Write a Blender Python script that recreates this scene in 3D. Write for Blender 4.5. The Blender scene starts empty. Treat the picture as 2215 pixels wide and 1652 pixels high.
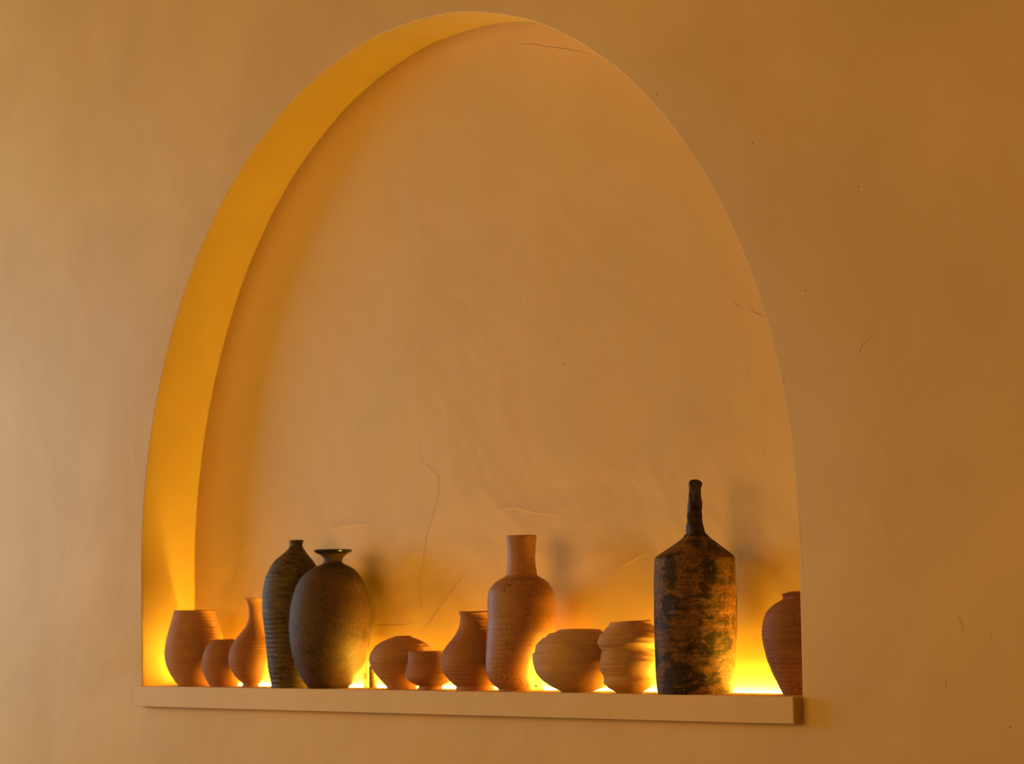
import bpy, bmesh, math, random
from math import pi, sin, cos
from mathutils import Vector, Matrix
random.seed(3)
S = bpy.context.scene
COL = S.collection

# ------------------------------------------------------------------ node helpers
def new_mat(name):
    m = bpy.data.materials.new(name); m.use_nodes = True
    nt = m.node_tree
    b = nt.nodes['Principled BSDF']
    return m, nt, b

def N(nt, kind, **kw):
    n = nt.nodes.new(kind)
    for k, v in kw.items():
        if k in n.inputs.keys(): n.inputs[k].default_value = v
        else: setattr(n, k, v)
    return n

def coords(nt, scale=(1, 1, 1), rot=(0, 0, 0)):
    t = N(nt, 'ShaderNodeTexCoord')
    mp = N(nt, 'ShaderNodeMapping')
    mp.inputs['Scale'].default_value = scale
    mp.inputs['Rotation'].default_value = rot
    nt.links.new(t.outputs['Object'], mp.inputs['Vector'])
    return mp.outputs['Vector']

def noise(nt, scale, detail=3, rough=.5, stretch=(1, 1, 1), dist=0, rot=(0, 0, 0)):
    n = N(nt, 'ShaderNodeTexNoise')
    n.inputs['Scale'].default_value = scale
    n.inputs['Detail'].default_value = detail
    n.inputs['Roughness'].default_value = rough
    n.inputs['Distortion'].default_value = dist
    nt.links.new(coords(nt, stretch, rot), n.inputs['Vector'])
    return n.outputs['Fac']

def ramp(nt, fac, stops):
    r = N(nt, 'ShaderNodeValToRGB')
    e = r.color_ramp.elements
    while len(e) < len(stops): e.new(.5)
    for i, (p, c) in enumerate(stops):
        e[i].position = p
        e[i].color = (c, c, c, 1) if isinstance(c, (int, float)) else (*c, 1)
    nt.links.new(fac, r.inputs['Fac'])
    return r.outputs['Color']

def mix(nt, fac, a, b, blend='MIX'):
    m = N(nt, 'ShaderNodeMix', data_type='RGBA', blend_type=blend)
    for s, v in ((0, fac), (6, a), (7, b)):
        if isinstance(v, (int, float)): m.inputs[s].default_value = v
        elif isinstance(v, tuple): m.inputs[s].default_value = (*v, 1)
        else: nt.links.new(v, m.inputs[s])
    return m.outputs[2]

def bump(nt, h, strength, dist, prev=None):
    b = N(nt, 'ShaderNodeBump')
    b.inputs['Strength'].default_value = strength
    b.inputs['Distance'].default_value = dist
    nt.links.new(h, b.inputs['Height'])
    if prev is not None: nt.links.new(prev, b.inputs['Normal'])
    return b.outputs['Normal']

def plaster(name, base, amt=.10):
    m, nt, b = new_mat(name)
    k = lambda f: tuple(c * f for c in base)
    c = ramp(nt, noise(nt, 2.2, 4, .55, dist=.4), [(.3, k(1 - amt)), (.7, k(1 + amt))])
    warm = ramp(nt, noise(nt, 5.0, 5, .6, (1, 1, .45), dist=.8), [(.4, 0.0), (.75, .35)])
    c = mix(nt, warm, c, (base[0] * 1.02, base[1] * .90, base[2] * .84))
    nt.links.new(c, b.inputs['Base Color'])
    b.inputs['Roughness'].default_value = .62
    b.inputs['Specular IOR Level'].default_value = .25
    n1 = bump(nt, noise(nt, 3.0, 3, .5, dist=.5), .35, .02)
    n2 = bump(nt, noise(nt, 30, 4, .6, (1, 1, .55), dist=1.2), .12, .004, n1)
    n3 = bump(nt, noise(nt, 420, 3, .6), .10, .0006, n2)
    nt.links.new(n3, b.inputs['Normal'])
    return m

def clay(name, base, light, lines=.5, specks=0, rough=.75, spec=.25, seam=0):
    """unglazed thrown clay: fine horizontal throwing lines, optional iron specks"""
    m, nt, b = new_mat(name)
    st = noise(nt, 5, 5, .6, (1, 1, 26), dist=.15)
    c = ramp(nt, st, [(.3, base), (.72, light)])
    blot = ramp(nt, noise(nt, 16, 3, .5), [(.35, .82), (.7, 1.08)])
    c = mix(nt, 1.0, c, blot, 'MULTIPLY')
    if specks:
        patch = noise(nt, 30, 2)
        sp = N(nt, 'ShaderNodeMath', operation='MULTIPLY')
        nt.links.new(ramp(nt, noise(nt, 290, 2, .6, (1, 1, 1.6)), [(.575, 0.), (.63, 1.)]), sp.inputs[0])
        nt.links.new(ramp(nt, patch, [(.38, 0.1), (.6, 1.)]), sp.inputs[1])
        sp.use_clamp = True
        s2 = N(nt, 'ShaderNodeMath', operation='MULTIPLY'); s2.inputs[1].default_value = specks
        nt.links.new(sp.outputs[0], s2.inputs[0])
        c = mix(nt, s2.outputs[0], c, (.035, .016, .009))
    nt.links.new(c, b.inputs['Base Color'])
    b.inputs['Roughness'].default_value = rough
    b.inputs['Specular IOR Level'].default_value = spec
    n1 = bump(nt, noise(nt, 4, 4, .6, (1, 1, 40), dist=.1), lines, .0022)
    n2 = bump(nt, noise(nt, 500, 2, .6), .12, .0008, n1)
    nt.links.new(n2, b.inputs['Normal'])
    return m

def dark_clay(name, cols, stretch, scale, rough=.5, spec=.45, bumpd=.002, strokes=0, flecks=0):
    m, nt, b = new_mat(name)
    f = noise(nt, scale, 7, .68, stretch, dist=.6)
    c = ramp(nt, f, [(.34, cols[0]), (.47, cols[1]), (.58, cols[1]), (.72, cols[2])])
    grain = ramp(nt, noise(nt, 240, 3, .7), [(.35, .45), (.65, 1.35)])
    c = mix(nt, .8, c, grain, 'MULTIPLY')
    if strokes:
        s1 = noise(nt, 15, 7, .62, (1, 1, 2.2), dist=1.1, rot=(.15, .1, 0))
        s3 = noise(nt, 9, 5, .6, (1.6, 1.6, .55), dist=.5)
        s2 = N(nt, 'ShaderNodeMath', operation='ADD')
        nt.links.new(s1, s2.inputs[0]); nt.links.new(s3, s2.inputs[1])
        hf = N(nt, 'ShaderNodeMath', operation='MULTIPLY'); hf.inputs[1].default_value = .5
        nt.links.new(s2.outputs[0], hf.inputs[0])
        c = mix(nt, ramp(nt, hf.outputs[0], [(.505, 0.), (.56, strokes)]), c, cols[0])
        brush = ramp(nt, noise(nt, 10, 6, .7, (1, 1, 14), dist=.5, rot=(.06, .04, 0)), [(.36, .45), (.62, 1.25)])
        c = mix(nt, .8, c, brush, 'MULTIPLY')
    if flecks:
        fl = ramp(nt, noise(nt, 300, 2, .5), [(.68, 0.), (.76, flecks)])
        c = mix(nt, fl, c, cols[3])
    nt.links.new(c, b.inputs['Base Color'])
    b.inputs['Roughness'].default_value = rough
    b.inputs['Specular IOR Level'].default_value = spec
    n1 = bump(nt, f, .5, bumpd)
    n2 = bump(nt, noise(nt, 120, 5, .7, (1, 1, 1.6), dist=.8), .45, bumpd * .6, n1)
    nt.links.new(n2, b.inputs['Normal'])
    return m

def plain(name, col, rough=.5, spec=.4, metal=0):
    m, nt, b = new_mat(name)
    f = ramp(nt, noise(nt, 60, 3), [(.3, tuple(c * .9 for c in col)), (.7, tuple(min(1, c * 1.08) for c in col))])
    nt.links.new(f, b.inputs['Base Color'])
    b.inputs['Roughness'].default_value = rough
    b.inputs['Specular IOR Level'].default_value = spec
    b.inputs['Metallic'].default_value = metal
    return m

# ------------------------------------------------------------------ object helpers
def link(name, bm, mats, parent=None, smooth=True):
    bmesh.ops.remove_doubles(bm, verts=bm.verts, dist=1e-6)
    bmesh.ops.recalc_face_normals(bm, faces=bm.faces)
    me = bpy.data.meshes.new(name); bm.to_mesh(me); bm.free()
    for m in (mats if isinstance(mats, (list, tuple)) else [mats]): me.materials.append(m)
    for p in me.polygons: p.use_smooth = smooth
    o = bpy.data.objects.new(name, me); COL.objects.link(o)
    if parent: o.parent = parent
    return o

def crisp(o):
    o.data.set_sharp_from_angle(angle=math.radians(42)); return o

def struct(o):
    o['kind'] = 'structure'; return o

def tag(o, label, cat, group=None):
    o['label'] = label; o['category'] = cat
    if group: o['group'] = group
    return o

def root(name, loc, label, cat, group=None):
    o = bpy.data.objects.new(name, None); COL.objects.link(o)
    o.empty_display_size = .03; o.location = loc
    return tag(o, label, cat, group)

def grid(bm, rows, mat=0, close=False):
    """quads between successive rows of points"""
    vr = [[bm.verts.new(p) for p in r] for r in rows]
    for a, b in zip(vr, vr[1:]):
        n = len(a)
        for i in range(n if close else n - 1):
            j = (i + 1) % n
            try: f = bm.faces.new((a[i], a[j], b[j], b[i])); f.material_index = mat
            except ValueError: pass
    return vr

def box(bm, a, b, bev=0, taper=0):
    vs = []
    cx, cy = (a[0] + b[0]) / 2, (a[1] + b[1]) / 2
    for z in (a[2], b[2]):
        k = 1 - taper if z == b[2] else 1
        for x, y in ((a[0], a[1]), (b[0], a[1]), (b[0], b[1]), (a[0], b[1])):
            vs.append(bm.verts.new((cx + (x - cx) * k, cy + (y - cy) * k, z)))
    fs = [bm.faces.new([vs[i] for i in q]) for q in ((3, 2, 1, 0), (4, 5, 6, 7), (0, 1, 5, 4), (1, 2, 6, 5), (2, 3, 7, 6), (3, 0, 4, 7))]
    if bev:
        es = list({e for f in fs for e in f.edges})
        bmesh.ops.bevel(bm, geom=es, offset=bev, segments=3, profile=.5, affect='EDGES')
    return vs
LED_STRENGTH, LED_G, LED_B = 228, .68, .05
AMB_C, AMB_S = (1.0, .54, .12), .19
def LIGHTS():
    area('window_light', (-4.1, -1.35, .55), (0, 0, -.7), 1.3, 1.3, 60, (.45, .81, 1.0))
    area('room_lamp', (-1.3, -5.2, .9), (0, 0, 0), 5.4, 2.6, 164, (1.0, .57, .135))
NICHE_CRACKS= [[(-0.1745, 0.4872), (-0.1651, 0.4373), (-0.1091, 0.403), (-0.1129, 0.3677), (-0.1286, 0.3329), (-0.155, 0.2851), (-0.1554, 0.2673), (-0.1648, 0.2498), (-0.1621, 0.2364), (-0.1778, 0.2101), (-0.1756, 0.1744), (-0.1702, 0.1477), (-0.1741, 0.1078)], [(-0.0259, 0.2196), (-0.0776, 0.1815), (-0.1301, 0.1383), (-0.1833, 0.099)], [(-0.3368, 0.1218), (-0.2667, 0.1198), (-0.1948, 0.1231)], [(0.7235, 0.6542), (0.7358, 0.6466), (0.7469, 0.6416)], [(0.7628, 0.6431), (0.7736, 0.6319), (0.7868, 0.6259), (0.8011, 0.6199)], [(0.1409, 1.2012), (0.1959, 1.1896), (0.2365, 1.1779), (0.303, 1.1609), (0.3744, 1.138)]]
NICHE_RIDGES= [[(-0.4945, 0.3145), (-0.437, 0.3198), (-0.3406, 0.3225)], [(0.048, 0.329), (0.1179, 0.3338), (0.1858, 0.3215), (0.2259, 0.3165), (0.272, 0.3104)], [(0.7649, 0.3211), (0.7792, 0.3181), (0.7967, 0.3104)], [(0.7512, 0.2809), (0.7385, 0.2714), (0.7312, 0.2539)], [(0.7706, 0.2303), (0.7774, 0.234), (0.7797, 0.2377)], [(-0.1994, 0.2579), (-0.1871, 0.2638), (-0.1813, 0.2547)], [(0.4166, 0.2167), (0.448, 0.2264), (0.4915, 0.2388)]]
WALL_CRACKS= [[(1.3271, 0.1266), (1.3355, 0.1117), (1.3402, 0.0948)], [(1.1397, 0.5155), (1.1503, 0.5359), (1.1702, 0.5447)], [(1.3024, 0.0329), (1.3006, 0.0127)], [(1.3886, 0.1011), (1.3931, 0.0812)]]
WALL_RIDGES= [[(0.8965, 0.7218), (0.9107, 0.7276), (0.9324, 0.7332)], [(1.1643, 0.7696), (1.2414, 0.7613), (1.3109, 0.7351)], [(-1.0056, -0.0458), (-1.0068, -0.0751), (-1.008, -0.1045)], [(1.0035, 0.2914), (1.0052, 0.2553), (1.0098, 0.1832)], [(-1.03, 0.5184), (-1.0441, 0.4693), (-1.0543, 0.4198)], [(-0.8179, 1.1621), (-0.8108, 1.1314), (-0.8073, 1.1062)]]
NICHE_SPECKS= [(0.2573, 0.6296), (0.272, 0.5869), (0.3362, 0.5465), (-0.1742, 0.1673), (-0.3032, 0.1531), (0.0108, 0.2577)]
WALL_SPECKS= [(-1.1434, 1.4122), (-0.6606, 1.1885), (0.6895, 0.9985), (0.9194, 0.8816), (-1.4592, 0.7431), (1.1518, 0.7792), (1.422, -0.0388), (1.0304, 0.632), (0.9778, 0.4966), (-1.5197, -0.1085)]
PROF={
 'tumbler':(-0.8616,0.0450,[(0.1580,0.0424,0.0010),(0.1522,0.0438,0.0009),(0.1359,0.0487,0.0008),(0.1166,0.0545,0.0007),(0.0993,0.0589,0.0006),(0.0830,0.0618,0.0005),(0.0676,0.0632,0.0004),(0.0542,0.0617,0.0003),(0.0427,0.0588,0.0003),(0.0283,0.0525,0.0002),(0.0129,0.0432,0.0001),(0.0043,0.0364,0.0000),(0.0000,0.0321,-0.0000)]),
 'globe':(-0.7466,0.0450,[(0.0965,0.0192,0.0007),(0.0954,0.0230,0.0007),(0.0926,0.0278,0.0006),(0.0870,0.0326,0.0006),(0.0787,0.0383,0.0005),(0.0694,0.0421,0.0005),(0.0602,0.0445,0.0004),(0.0482,0.0459,0.0003),(0.0371,0.0454,0.0002),(0.0250,0.0421,0.0002),(0.0130,0.0368,0.0001),(0.0047,0.0316,0.0000),(0.0000,0.0287,-0.0000)]),
 'flared':(-0.6451,0.0450,[(0.1797,0.0192,0.0077),(0.1766,0.0172,0.0078),(0.1713,0.0136,0.0077),(0.1617,0.0109,0.0076),(0.1474,0.0100,0.0075),(0.1354,0.0115,0.0073),(0.1259,0.0144,0.0065),(0.1139,0.0206,0.0043),(0.1020,0.0278,0.0018),(0.0901,0.0352,0.0001),(0.0758,0.0414,-0.0005),(0.0614,0.0450,0.0001),(0.0471,0.0446,0.0004),(0.0352,0.0405,0.0008),(0.0233,0.0332,0.0005),(0.0138,0.0254,0.0006),(0.0076,0.0186,0.0002),(0.0062,0.0175,0.0003),(0.0031,0.0177,0.0003),(0.0000,0.0187,-0.0000)]),
 'ribbed':(-0.4999,0.0500,[(0.2929,0.0149,0.0109),(0.2897,0.0139,0.0105),(0.2844,0.0127,0.0103),(0.2791,0.0140,0.0098),(0.2738,0.0175,0.0095),(0.2642,0.0265,0.0072),(0.2536,0.0373,0.0052),(0.2451,0.0435,0.0049),(0.2344,0.0488,0.0042),(0.2238,0.0531,0.0032),(0.2132,0.0559,0.0027),(0.1920,0.0592,0.0020),(0.1708,0.0601,0.0017),(0.1496,0.0596,0.0015),(0.1284,0.0577,0.0015),(0.1073,0.0556,0.0015),(0.0861,0.0535,0.0012),(0.0650,0.0514,0.0010),(0.0439,0.0495,0.0007),(0.0228,0.0462,0.0004),(0.0122,0.0442,0.0004),(0.0000,0.0422,-0.0000)]),
 'ovoid':(-0.3574,0.0400,[(0.2695,0.0365,0.0113),(0.2680,0.0376,0.0115),(0.2663,0.0370,0.0116),(0.2640,0.0334,0.0116),(0.2598,0.0254,0.0119),(0.2546,0.0198,0.0119),(0.2494,0.0176,0.0112),(0.2452,0.0178,0.0111),(0.2421,0.0215,0.0110),(0.2369,0.0331,0.0100),(0.2306,0.0438,0.0092),(0.2222,0.0529,0.0077),(0.2139,0.0595,0.0065),(0.2034,0.0654,0.0061),(0.1888,0.0709,0.0056),(0.1680,0.0763,0.0050),(0.1471,0.0790,0.0046),(0.1263,0.0801,0.0040),(0.1055,0.0796,0.0039),(0.0847,0.0774,0.0037),(0.0639,0.0725,0.0030),(0.0473,0.0674,0.0029),(0.0328,0.0614,0.0025),(0.0183,0.0541,0.0018),(0.0079,0.0461,0.0009),(0.0000,0.0379,0.0000)]),
 'squat':(-0.1272,0.0500,[(0.0995,0.0150,0.0020),(0.0970,0.0195,0.0018),(0.0944,0.0274,0.0015),(0.0903,0.0365,0.0011),(0.0851,0.0458,0.0010),(0.0790,0.0527,0.0008),(0.0738,0.0565,0.0008),(0.0666,0.0606,0.0007),(0.0584,0.0628,0.0007),(0.0523,0.0625,0.0008),(0.0441,0.0595,0.0008),(0.0359,0.0548,0.0006),(0.0256,0.0480,0.0004),(0.0154,0.0394,0.0006),(0.0051,0.0305,0.0003),(0.0000,0.0262,-0.0000)]),
 'cup':(-0.0183,0.0350,[(0.0708,0.0426,0.0020),(0.0668,0.0416,0.0019),(0.0547,0.0420,0.0018),(0.0406,0.0443,0.0015),(0.0322,0.0462,0.0015),(0.0289,0.0470,0.0014),(0.0257,0.0464,0.0014),(0.0205,0.0439,0.0014),(0.0145,0.0369,0.0012),(0.0096,0.0272,0.0010),(0.0074,0.0231,0.0009),(0.0064,0.0221,0.0009),(0.0040,0.0223,0.0007),(0.0000,0.0229,-0.0000)]),
 'pear':(0.1064,0.0450,[(0.1428,0.0295,0.0020),(0.1414,0.0297,0.0019),(0.1394,0.0289,0.0019),(0.1368,0.0273,0.0019),(0.1259,0.0275,0.0017),(0.1159,0.0295,0.0016),(0.1060,0.0339,0.0014),(0.0960,0.0404,0.0013),(0.0861,0.0484,0.0011),(0.0762,0.0558,0.0010),(0.0662,0.0609,0.0008),(0.0563,0.0633,0.0007),(0.0484,0.0637,0.0005),(0.0404,0.0617,0.0004),(0.0305,0.0569,0.0003),(0.0226,0.0509,0.0001),(0.0147,0.0438,0.0000),(0.0097,0.0378,-0.0000),(0.0075,0.0352,0.0001),(0.0044,0.0350,0.0001),(0.0000,0.0352,0.0000)]),
 'tall':(0.2268,0.0450,[(0.2766,0.0268,0.0141),(0.2754,0.0273,0.0141),(0.2721,0.0272,0.0141),(0.2652,0.0265,0.0142),(0.2515,0.0255,0.0140),(0.2359,0.0248,0.0136),(0.2222,0.0258,0.0134),(0.2125,0.0272,0.0135),(0.2051,0.0286,0.0134),(0.2035,0.0305,0.0133),(0.2008,0.0352,0.0131),(0.1969,0.0423,0.0128),(0.1910,0.0494,0.0125),(0.1832,0.0550,0.0120),(0.1735,0.0587,0.0121),(0.1637,0.0601,0.0121),(0.1443,0.0605,0.0121),(0.1248,0.0602,0.0118),(0.1054,0.0593,0.0098),(0.0859,0.0564,0.0056),(0.0665,0.0525,0.0003),(0.0471,0.0478,-0.0051),(0.0316,0.0433,-0.0083),(0.0238,0.0413,-0.0077),(0.0161,0.0385,-0.0061),(0.0083,0.0341,-0.0028),(0.0035,0.0310,-0.0003),(0.0000,0.0302,-0.0000)]),
 'stepped':(0.4001,0.0450,[(0.1067,0.0357,0.0040),(0.1063,0.0368,0.0040),(0.1046,0.0389,0.0040),(0.1026,0.0421,0.0039),(0.1022,0.0491,0.0039),(0.1014,0.0518,0.0039),(0.0986,0.0553,0.0039),(0.0944,0.0596,0.0038),(0.0936,0.0634,0.0038),(0.0917,0.0652,0.0037),(0.0870,0.0701,0.0037),(0.0832,0.0737,0.0036),(0.0823,0.0749,0.0036),(0.0754,0.0763,0.0034),(0.0689,0.0775,0.0033),(0.0685,0.0782,0.0033),(0.0680,0.0808,0.0033),(0.0627,0.0812,0.0032),(0.0557,0.0808,0.0031),(0.0476,0.0791,0.0029),(0.0367,0.0759,0.0027),(0.0291,0.0712,0.0026),(0.0233,0.0661,0.0023),(0.0176,0.0597,0.0022),(0.0118,0.0515,0.0021),(0.0060,0.0408,0.0016),(0.0020,0.0306,0.0000),(0.0000,0.0254,-0.0000)]),
 'wavy':(0.5380,0.0450,[(0.1201,0.0343,0.0024),(0.1191,0.0347,0.0024),(0.1170,0.0354,0.0024),(0.1136,0.0377,0.0023),(0.1091,0.0417,0.0022),(0.1046,0.0451,0.0021),(0.1000,0.0497,0.0020),(0.0955,0.0525,0.0019),(0.0910,0.0539,0.0018),(0.0864,0.0540,0.0017),(0.0819,0.0531,0.0017),(0.0785,0.0508,0.0016),(0.0751,0.0489,0.0015),(0.0706,0.0479,0.0014),(0.0661,0.0497,0.0013),(0.0604,0.0514,0.0012),(0.0548,0.0527,0.0011),(0.0491,0.0533,0.0010),(0.0435,0.0519,0.0009),(0.0390,0.0496,0.0008),(0.0344,0.0468,0.0007),(0.0288,0.0439,0.0006),(0.0243,0.0436,0.0005),(0.0209,0.0448,0.0004),(0.0175,0.0439,0.0003),(0.0130,0.0408,0.0003),(0.0073,0.0342,0.0001),(0.0028,0.0268,0.0000),(0.0000,0.0228,-0.0000)]),
 'bottle':(0.7041,0.0450,[(0.3517,0.0052,0.0057),(0.3500,0.0091,0.0062),(0.3466,0.0115,0.0065),(0.3419,0.0109,0.0067),(0.3384,0.0096,0.0068),(0.3314,0.0089,0.0068),(0.3198,0.0099,0.0061),(0.3082,0.0107,0.0050),(0.2966,0.0111,0.0050),(0.2850,0.0124,0.0051),(0.2757,0.0145,0.0051),(0.2687,0.0162,0.0056),(0.2618,0.0182,0.0062),(0.2572,0.0218,0.0067),(0.2502,0.0307,0.0069),(0.2433,0.0406,0.0061),(0.2363,0.0504,0.0054),(0.2294,0.0601,0.0044),(0.2247,0.0652,0.0039),(0.2229,0.0662,0.0037),(0.2201,0.0665,0.0038),(0.2039,0.0671,0.0035),(0.1808,0.0679,0.0034),(0.1577,0.0683,0.0031),(0.1346,0.0684,0.0027),(0.1115,0.0682,0.0023),(0.0885,0.0679,0.0019),(0.0655,0.0668,0.0012),(0.0425,0.0656,0.0007),(0.0241,0.0644,0.0003),(0.0057,0.0633,0.0001),(0.0000,0.0623,0.0000)]),
 'urn':(0.9322,0.0650,[(0.1630,0.0203,0.0042),(0.1620,0.0242,0.0042),(0.1602,0.0300,0.0041),(0.1590,0.0323,0.0041),(0.1581,0.0315,0.0041),(0.1568,0.0301,0.0041),(0.1556,0.0300,0.0040),(0.1518,0.0300,0.0039),(0.1499,0.0325,0.0039),(0.1469,0.0385,0.0038),(0.1431,0.0445,0.0037),(0.1385,0.0499,0.0036),(0.1323,0.0554,0.0034),(0.1262,0.0585,0.0032),(0.1186,0.0608,0.0030),(0.1079,0.0627,0.0028),(0.0956,0.0631,0.0024),(0.0865,0.0623,0.0022),(0.0773,0.0605,0.0020),(0.0697,0.0587,0.0018),(0.0621,0.0569,0.0016),(0.0544,0.0545,0.0014),(0.0468,0.0514,0.0012),(0.0392,0.0486,0.0010),(0.0316,0.0451,0.0008),(0.0239,0.0413,0.0006),(0.0163,0.0374,0.0004),(0.0087,0.0335,0.0002),(0.0019,0.0299,-0.0000),(0.0000,0.0288,-0.0001)]),
}
# ------------------------------------------------------------------ camera (fitted to the arch)
F_PX, YAW, PITCH, ROLL = 5859.717, .901271, .088508, -.016464
CAM = Vector((4.047957, -2.977104, .121737))
fwd = Vector((-sin(YAW) * cos(PITCH), cos(YAW) * cos(PITCH), sin(PITCH)))
rt = fwd.cross(Vector((0, 0, 1))).normalized(); up = rt.cross(fwd)
r2 = cos(ROLL) * rt + sin(ROLL) * up; u2 = -sin(ROLL) * rt + cos(ROLL) * up
cd = bpy.data.cameras.new('camera'); cam = bpy.data.objects.new('camera', cd); COL.objects.link(cam)
mw = Matrix((r2, u2, -fwd)).transposed().to_4x4(); mw.translation = CAM
cam.matrix_world = mw
cd.sensor_fit = 'HORIZONTAL'; cd.sensor_width = 36; cd.lens = F_PX / 2215 * 36
cd.clip_start = .05; cd.clip_end = 60
cd.dof.use_dof = True; cd.dof.focus_distance = 4.42; cd.dof.aperture_fstop = 8.0
S.camera = cam

# ------------------------------------------------------------------ materials
WALL_C = (.58, .37, .135)
M_wall = plaster('plaster', WALL_C)
M_niche = plaster('niche_plaster', (.62, .395, .14), .06)
M_shelf = plaster('shelf_plaster', (.60, .385, .15), .05)
M_crack = plain('crack', (.30, .17, .075), .9, .1)
M_terra = clay('terracotta', (.37, .16, .066), (.44, .2, .085), .5)
M_terra_red = clay('red_terracotta', (.30, .115, .045), (.37, .15, .06), .6)
M_speck = clay('speckled_terracotta', (.31, .118, .045), (.37, .148, .058), .4, .9, .55, .4)
M_tan = clay('tan_clay', (.46, .245, .105), (.52, .28, .125), .9, .25)
M_wavy = clay('wavy_tan_clay', (.42, .21, .09), (.53, .28, .125), 1.0)
M_urn = clay('brown_clay', (.24, .092, .045), (.31, .12, .06), .7, .85)
M_ribbed = dark_clay('ribbed_dark_clay', [(.014, .010, .006), (.085, .05, .02), (.25, .145, .05)], (1, 1, 2.4), 42, .6, .25, .0014)
M_ovoid = dark_clay('dark_brown_clay', [(.04, .02, .011), (.078, .036, .016), (.13, .06, .02), (.45, .19, .05)], (1, 1, 1.3), 34, .66, .3, .0012, 0, .85)
M_rim = plain('black_glaze', (.012, .011, .011), .18, .6)
M_bottle = dark_clay('burnt_clay', [(.012, .008, .005), (.16, .068, .021), (.34, .15, .042), (.5, .26, .085)], (1, 1, 1.5), 14, .62, .15, .0035, .85, .7)  # golden flecks: raised grain catching the strip light, painted into the colour
M_bneck = dark_clay('burnt_neck_clay', [(.010, .007, .005), (.045, .021, .009), (.19, .08, .026), (.3, .2, .09)], (1, 1, .7), 30, .6, .25, .003, .5)
M_white, nt, _b = new_mat('milky_plastic')
_b.inputs['Base Color'].default_value = (.85, .82, .74, 1); _b.inputs['Roughness'].default_value = .35
_t = N(nt, 'ShaderNodeBsdfTranslucent'); _t.inputs['Color'].default_value = (.9, .88, .8, 1)
_m = N(nt, 'ShaderNodeMixShader'); _m.inputs[0].default_value = .7
nt.links.new(_b.outputs[0], _m.inputs[1]); nt.links.new(_t.outputs[0], _m.inputs[2])
nt.links.new(_m.outputs[0], nt.nodes['Material Output'].inputs['Surface'])
M_alu = plain('aluminium', (.6, .58, .55), .35, .5, 1)
M_black = plain('black_plastic', (.02, .015, .012), .4, .4)
M_coil = dark_clay('dark_ribbed_clay', [(.05, .025, .01), (.22, .12, .04), (.35, .2, .07)], (1, 1, 6), 60, .5, .4, .001)
M_floor = plain('floor_stone', (.16, .11, .07), .6, .3)
M_led, nt, _b = new_mat('led_diffuser')
_b.inputs['Base Color'].default_value = (.8, .6, .3, 1)
_b.inputs['Emission Color'].default_value = (1.0, LED_G, LED_B, 1)
_b.inputs['Emission Strength'].default_value = LED_STRENGTH

# ------------------------------------------------------------------ the wall with its arched niche
SP, DEP, PRO, TH = .251044, .131348, .019417, .041921
A_OUT = [-.00039, .00022, .00022, 8e-05, -.00026, .00082]
A_IN = [-.00157, -.00136, -.00029, .00364, .00141, .00221]
NSEG = 160
def outline(a, grow=0.0):
    pts = []
    for i in range(8): pts.append((1 + grow, SP * i / 8))
    for i in range(NSEG + 1):
        t = pi * i / NSEG
        r = 1 + grow + sum(c * sin((k + 1) * t) for k, c in enumerate(a)) + .0006 * sin(23 * t) * sin(t) + .0004 * sin(41 * t + 1)* sin(t)
        pts.append((r * cos(t), SP + r * sin(t)))
    for i in range(8): pts.append((-1 - grow, SP * (7 - i) / 8))
    return pts
X0, X1, ZF, ZC = -6.0, 4.8, -1.15, 1.95
def to_rect(p):
    # outward ray from the middle of the niche to the wall's edge
    cx, cz = 0.0, 0.0
    dx, dz = p[0] - cx, max(p[1] - cz, 0)
    t = 1e9
    if dx > 1e-9: t = min(t, (X1 - cx) / dx)
    if dx < -1e-9: t = min(t, (X0 - cx) / dx)
    if dz > 1e-9: t = min(t, (ZC - cz) / dz)
    return (cx + dx * t, cz + dz * t)
def strip(bm, pts, y, w, h, mat):
    """a hairline: raised ridge (h>0) with tapering ends, lying on the plane y"""
    P = [Vector((x, 0, z)) for x, z in pts]
    Q = []
    for a, b in zip(P, P[1:]):
        n = max(2, int((b - a).length / .012))
        for i in range(n):
            Q.append(a.lerp(b, i / n) + Vector((random.uniform(-1, 1), 0, random.uniform(-1, 1))) * .0008)
    Q.append(P[-1])
    rows = []
    for i, c in enumerate(Q):
        d = (Q[min(i + 1, len(Q) - 1)] - Q[max(i - 1, 0)]).normalized()
        nrm = Vector((-d.z, 0, d.x))
        k = min(1, .15 + 3.0 * min(i, len(Q) - 1 - i) / len(Q)) * random.uniform(.75, 1.1)
        rows.append([c + nrm * w * k + Vector((0, y - 1e-5, 0)), c + Vector((0, y - h * k, 0)), c - nrm * w * k + Vector((0, y - 1e-5, 0))])
    grid(bm, rows, mat)
def speck(bm, x, z, y, r, mat):
    c = bm.verts.new((x, y - .0006, z)); ring = []
    for i in range(8):
        t = 2 * pi * i / 8; rr = r * random.uniform(.7, 1.2)
        ring.append(bm.verts.new((x + rr * cos(t) * 1.3, y - .0002, z + rr * sin(t))))
    for i in range(8):
        f = bm.faces.new((c, ring[i], ring[(i + 1) % 8])); f.material_index = mat

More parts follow.
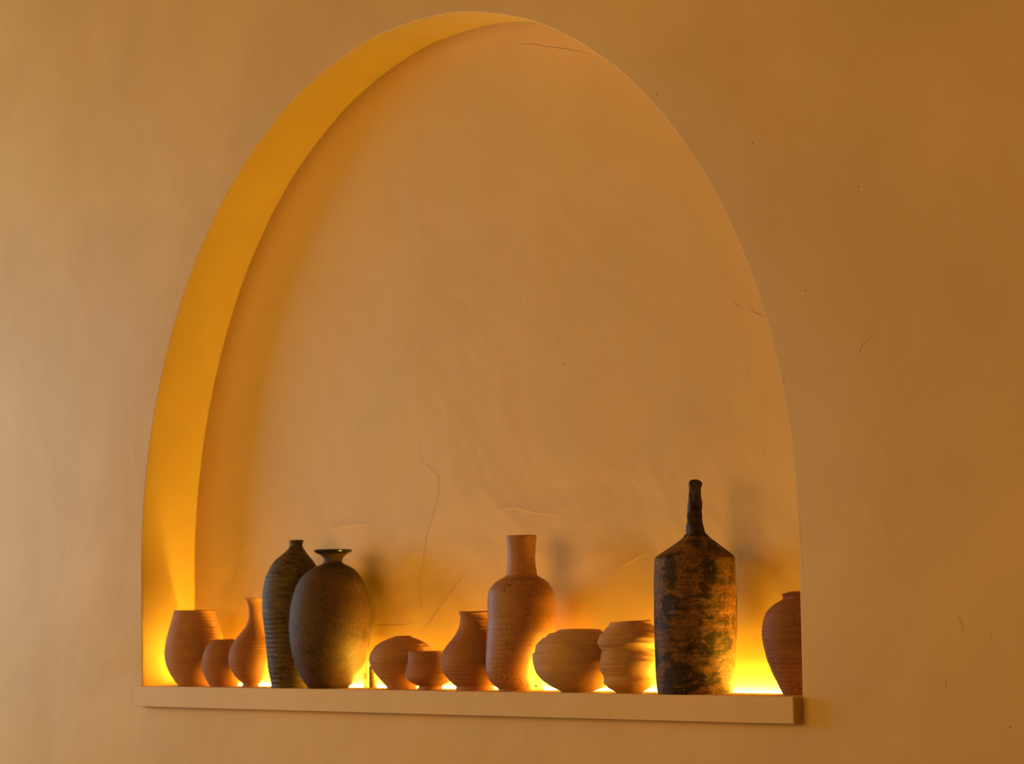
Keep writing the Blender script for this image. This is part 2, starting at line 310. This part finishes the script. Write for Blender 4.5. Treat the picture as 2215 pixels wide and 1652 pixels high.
bm = bmesh.new()
o0 = outline(A_OUT)
inn = outline(A_IN)
rows = []
outer = [to_rect(p) for p in o0]
e6 = outline(A_OUT, .0035)
for k in (0, .25, .5, .75, .92, 1):
    rows.append([(a[0] + (b[0] - a[0]) * k, 0, a[1] + (b[1] - a[1]) * k) for a, b in zip(outer, e6)])
for g, y in ((.0022, .0002), (.0011, .0007), (.0004, .0016), (0, .003)):
    rows.append([(p[0], y, p[1]) for p in outline(A_OUT, g)])
for k in (.05, .2, .4, .6, .8, 1):
    rows.append([(a[0] + (b[0] - a[0]) * k, .003 + (DEP - .003) * k, a[1] + (b[1] - a[1]) * k) for a, b in zip(o0, inn)])
grid(bm, rows)
xs0 = sorted({round(r[-1][0], 7) for r in rows[:6]} | {round(r[0][0], 7) for r in rows[:6]})
grid(bm, [[(x, 0, z) for x in xs0] for z in (0, -.2, ZF)])
for c in WALL_CRACKS: strip(bm, c, 0, .0006, .0002, 1)
for c in WALL_RIDGES: strip(bm, c, 0, .0035, .0003, 0)
for x, z in WALL_SPECKS: speck(bm, x, z, 0, .0012, 1)
o = struct(link('wall_back', bm, [M_wall, M_crack]))

bm = bmesh.new()
loop = inn + [(-1 + .1 * i, -TH) for i in range(21)]
g = grid(bm, [[(p[0] * k, DEP, .4 + (p[1] - .4) * k) for p in loop] for k in (1.0, .8, .6, .4, .2, .02)], 0, True)
bm.faces.new(g[-1])
for c in NICHE_CRACKS: strip(bm, c, DEP, .0006, .0002, 1)
for c in NICHE_RIDGES: strip(bm, c, DEP, .003, .00035, 0)
for x, z in NICHE_SPECKS: speck(bm, x, z, DEP, .0012, 1)
struct(link('wall_niche', bm, [M_niche, M_crack]))

bm = bmesh.new()
grid(bm, [[(x, y, ZF) for x in (X0, X1)] for y in (0, -6.5)])
struct(link('floor', bm, M_floor))

# ------------------------------------------------------------------ shelf and the strip light behind the pots
bm = bmesh.new()
SLOT = .112
def shelf_ring(x, ins=0):
    pr = [(-PRO, -TH), (-PRO, 0), (SLOT, 0), (SLOT, -.012), (DEP, -.012), (DEP, -TH)]
    if ins:
        cy, cz = (SLOT - PRO) / 2, -TH / 2
        pr = [(y + (ins if y < cy else -ins * (y > SLOT)), z + (ins if z < cz else -ins * (z > -.001))) for y, z in pr]
    return [(x, y, z) for y, z in pr]
bm2 = bmesh.new()
xs = [(-1, .0015), (-.9985, 0)] + [(-1 + i * .1, 0) for i in range(1, 20)] + [(.9985, 0), (1, .0015)]
vr = grid(bm2, [shelf_ring(x, i) for x, i in xs], 0, True)
bm2.faces.new(vr[0]); bm2.faces.new(list(reversed(vr[-1])))
edges = [e for e in bm2.edges if abs(e.verts[0].co.x - e.verts[1].co.x) > .01 and all(abs(v.co.y + PRO) < 1e-5 for v in e.verts)]
bmesh.ops.bevel(bm2, geom=edges, offset=.0014, segments=2, profile=.5, affect='EDGES')
bm.free()
sh = link('niche_shelf', bm2, M_shelf, smooth=False)
tag(sh, 'long tan plastered ledge at the foot of the arched niche, carrying all the pots', 'shelf')

led = root('strip_light', (0, .1257, -.0119), 'glowing amber strip light in the slot at the back of the ledge', 'light')
bm = bmesh.new()
box(bm, (-.955, -.0052, .0), (.99, .0052, .0022))
link('channel', bm, M_alu, led, False)
bm = bmesh.new()
box(bm, (-.95, -.004, .0022), (.988, .004, .0143), .0012)
link('diffuser', bm, M_led, led, False)

# ------------------------------------------------------------------ pots
U = Vector((cos(YAW), sin(YAW), 0))
def smooth_profile(p, step=.0016):
    """Catmull-Rom through (z, r, offset), top to bottom"""
    out = []
    n = len(p)
    for i in range(n - 1):
        p0, p1, p2, p3 = p[max(i - 1, 0)], p[i], p[i + 1], p[min(i + 2, n - 1)]
        L = math.hypot(p2[0] - p1[0], p2[1] - p1[1])
        k = max(2, min(24, int(L / step)))
        # shorten the tangents next to much shorter spans
        def tan(a, b, c):
            la = math.hypot(b[0] - a[0], b[1] - a[1]) or 1e-6; lb = math.hypot(c[0] - b[0], c[1] - b[1]) or 1e-6
            return [((b[j] - a[j]) / la * lb + (c[j] - b[j]) / lb * la) / (la + lb) for j in range(3)]
        m1 = tan(p0, p1, p2); m2 = tan(p1, p2, p3)
        seg = [(p2[j] - p1[j]) / (L or 1e-6) for j in range(3)]
        def turn(a, b, c):
            u = (b[0] - a[0], b[1] - a[1]); v = (c[0] - b[0], c[1] - b[1])
            return abs(math.atan2(u[0] * v[1] - u[1] * v[0], u[0] * v[0] + u[1] * v[1]))
        if turn(p0, p1, p2) > .75: m1 = seg
        if turn(p1, p2, p3) > .75: m2 = seg
        for s in range(k):
            t = s / k; h = (2*t**3 - 3*t*t + 1, t**3 - 2*t*t + t, -2*t**3 + 3*t*t, t**3 - t*t)
            out.append(tuple(h[0]*p1[j] + h[1]*L*m1[j] + h[2]*p2[j] + h[3]*L*m2[j] for j in range(3)))
    out.append(p[-1])
    return out
def lathe(bm, prof, seg, deform=None, top=None, wall=.004, cap=False, zfloor=.008, liptop=False):
    def ring(z, r, o, d=True):
        pts = []
        for i in range(seg):
            t = 2 * pi * i / seg
            dr, dz = deform(t, z, r) if (deform and d) else (0, 0)
            c = U * o
            pts.append((c.x + (r + dr) * cos(t), c.y + (r + dr) * sin(t), max(0, z + dz)))
        return pts
    rows = []
    inner = [(z, max(.002, r - wall), o) for z, r, o in reversed(prof) if z > zfloor]
    if inner: rows += [ring(z, r, o) for z, r, o in inner]
    if liptop:
        z, r, o = prof[0]
        rows.append(ring(z + .0007, max(.002, r - wall * .6), o)); rows.append(ring(z + .0007, r - wall * .25, o))
    rows += [ring(*p) for p in prof]
    vr = grid(bm, rows, 0, True)
    if cap: bm.faces.new(vr[-1])
    if inner and inner[0][0] < .03: bm.faces.new(vr[0])
def pot(key, name, label, cat, mat, splits=(), seg=96, deform=None, parts=None, mats=None, wall=.004, group=None):
    """splits: heights (from the top down) at which the profile is cut into parts"""
    x, y, p = PROF[key]
    pr = smooth_profile(p)
    if deform is None:
        ph = random.uniform(0, 6)
        deform = lambda t, z, r: (r * (.006 * sin(2 * t + ph) + .003 * sin(3 * t + 9 * z + ph)) + .0003 * sin(z * 900 + t), 0)
    if not splits:
        bm = bmesh.new(); lathe(bm, pr, seg, deform, cap=True, wall=wall, liptop=True)
        o = crisp(link(name, bm, mat)); o.location = (x, y, 0)
        return tag(o, label, cat, group)
    R = root(name, (x, y, 0), label, cat, group)
    cuts = [9] + list(splits) + [-1]
    for i in range(len(cuts) - 1):
        hi, lo = cuts[i], cuts[i + 1]
        idx = [k for k, q in enumerate(pr) if lo <= q[0] <= hi]
        seq = pr[idx[0]:idx[-1] + 2]
        bm = bmesh.new(); last = lo == -1
        lathe(bm, seq, seg, deform, cap=last, liptop=(i == 0), wall=wall)
        crisp(link(parts[i], bm, (mats[i] if mats else mat), R))
    return R

pot('tumbler', 'tumbler_vase', 'tall terracotta tumbler shaped vase with wide open mouth, leftmost pot by the glowing jamb', 'vase', M_terra)
pot('globe', 'round_pot', 'small plain round terracotta pot with closed in mouth, behind the flared lip bottle', 'pot', M_terra_red)
pot('flared', 'bud_vase', 'small pear shaped terracotta bottle with thin neck and flared lip', 'vase', M_terra_red, (.112, .0068), parts=('neck', 'body', 'foot'))
def rib(t, z, r):
    k = min(1, max(0, (.2 - z) / .05)) * min(1, max(0, z / .02))
    return (.0004 * sin(z * 2 * pi / .0098 + .4 * sin(t)) * k + r * .006 * sin(2 * t + 1) + .0004 * sin(z * 700) * sin(3 * t), 0)
pot('ribbed', 'bottle_vase', 'tall dark ribbed bottle vase with short small neck, half hidden by the round dark vase', 'vase', M_ribbed, (.272,), parts=('neck', 'body'), seg=128, deform=rib)
def groove(t, z, r):
    k = math.exp(-((z - .218) / .012) ** 2)
    return (.0007 * k * sin(z * 2 * pi / .0042) + r * .004 * sin(2 * t + .5), 0)
pot('ovoid', 'oval_vase', 'large egg shaped dark brown vase with wide flat black rim', 'vase', M_ovoid, (.2625, .236), parts=('rim', 'neck', 'body'), mats=(M_rim, M_ovoid, M_ovoid), seg=128, deform=groove)
pot('squat', 'squat_pot', 'squat terracotta pot with closed domed shoulder and narrow base, behind the little footed cup', 'pot', M_terra)
pot('cup', 'footed_cup', 'little terracotta cup with straight rim on a low foot, lowest pot of the row', 'cup', M_terra_red, (.0075,), parts=('bowl', 'foot'))
pot('pear', 'collared_jar', 'terracotta jar with sagging round belly and rolled rim beside the speckled tall bottle', 'jar', M_terra_red, (.1335, .0085), parts=('rim', 'body', 'foot'))
def lump(t, z, r): return (r * (.01 * sin(2 * t + 7 * z) + .006 * sin(3 * t + 2)), 0)
pot('tall', 'bottle_vase', 'tall speckled red terracotta bottle vase with broad straight neck in the middle of the row', 'vase', M_speck, (.1985,), parts=('neck', 'body'), deform=lump)
def step(t, z, r): return (.0012 * sin(2 * t + 1) , .0016 * sin(t + 2.4) * min(1, z / .03))
pot('stepped', 'squat_pot', 'wide squat tan pot with stepped ridges up to its wide mouth', 'pot', M_tan, deform=step)
def wav(t, z, r): return (.0007 * sin(3 * t + z * 90) * min(1, z / .02) + .0004 * sin(5 * t - z * 160) + .0005 * sin(z * 620 + 2.5 * sin(t + 1) + 1.5 * sin(3 * t)) * min(1, z / .02), .0016 * sin(t + .9) * min(1, z / .03))
pot('wavy', 'wavy_pot', 'tan pot with wavy bulging sides tucked against the tall dark bottle', 'pot', M_wavy, deform=wav, seg=128)
def rough(t, z, r):
    k = min(1, z / .012)
    d = .0004 * sin(5 * t + 31 * z + 2 * sin(3 * t + 17 * z)) + .0003 * sin(9 * t - 47 * z) + .0002 * sin(17 * t + 120 * z)
    if z > .262: d = .0012 * sin(2 * t + 60 * z) + .0008 * sin(3 * t - 130 * z + 1) + .0006 * sin(5 * t + 210 * z)
    # the thumbed on dab of clay
    ang = math.atan2(sin(t + 1.03), cos(t + 1.03)) * r
    q = math.hypot(ang * (1 + 4 * max(0, z - .15)), (z - .142) * .8)
    d += .0016 / (1 + math.exp((q - .017) / .0012)) * (z < .25)
    return (d * k, .0012 * sin(3 * t + 1) * (z > .34))
pot('bottle', 'bottle_vase', 'tallest bottle, burnt brown and black, with sloping shoulders and long thin neck', 'vase', M_bottle, (.2595, .2245), parts=('neck', 'shoulder', 'body'), mats=(M_bneck, M_bottle, M_bottle), seg=160, deform=rough)
pot('urn', 'urn', 'dark brown clay urn with small collared mouth, rightmost pot half hidden by the niche edge', 'urn', M_urn, (.1465,), parts=('rim', 'body'), seg=128)

# small fittings standing behind the pots, beside the light
R = root('power_adapter', (.221, .100, 0), 'small bright white box with a dark spot, behind the tall speckled bottle', 'adapter')
bm = bmesh.new(); box(bm, (-.0098, -.0065, 0), (.0098, .0065, .058), .0012, .25); link('housing', bm, M_white, R, False)
bm = bmesh.new(); box(bm, (.0015, -.0073, .0055), (.0042, -.0057, .0095), .0003); link('switch', bm, M_black, R, False)
R = root('power_adapter', (-.3012, .0925, 0), 'small bright white upright plug behind the large egg shaped dark vase', 'adapter')
bm = bmesh.new(); box(bm, (-.0062, -.005, 0), (.0062, .005, .052), .001, .5); link('housing', bm, M_white, R, False)
bm = bmesh.new(); box(bm, (-.0064, -.0058, .017), (.0064, .0058, .028), .001); link('clip', bm, M_white, R, False)
bm = bmesh.new()
prof = [(.001 * i, .0078 + .0006 * sin(i * 2.2), 0) for i in range(42, -1, -1)]
prof = [(.0425, .0058, 0)] + prof
lathe(bm, prof, 40, None, cap=True, wall=.0015)
o = link('clay_cylinder', bm, M_coil); o.location = (-.2788, .091, 0)
tag(o, 'narrow dark ribbed cylinder standing behind the squat domed terracotta pot', 'cylinder')

# ------------------------------------------------------------------ light: daylight from a window on the left, warm room light
def area(name, loc, target, sx, sy, energy, col, spread=pi):
    l = bpy.data.lights.new(name, 'AREA'); l.shape = 'RECTANGLE'; l.size = sx; l.size_y = sy
    l.energy = energy; l.color = col; l.spread = spread
    o = bpy.data.objects.new(name, l); COL.objects.link(o); o.location = loc
    d = Vector(target) - Vector(loc)
    o.rotation_euler = d.to_track_quat('-Z', 'Y').to_euler()
    return o
LIGHTS()
w = bpy.data.worlds.new('room_glow'); S.world = w; w.use_nodes = True
bg = w.node_tree.nodes['Background']
bg.inputs['Color'].default_value = (*AMB_C, 1); bg.inputs['Strength'].default_value = AMB_S

S.view_settings.view_transform = 'Standard'; S.view_settings.look = 'None'
S.view_settings.gamma = 1; S.view_settings.use_curve_mapping = False
S.view_settings.exposure = 0
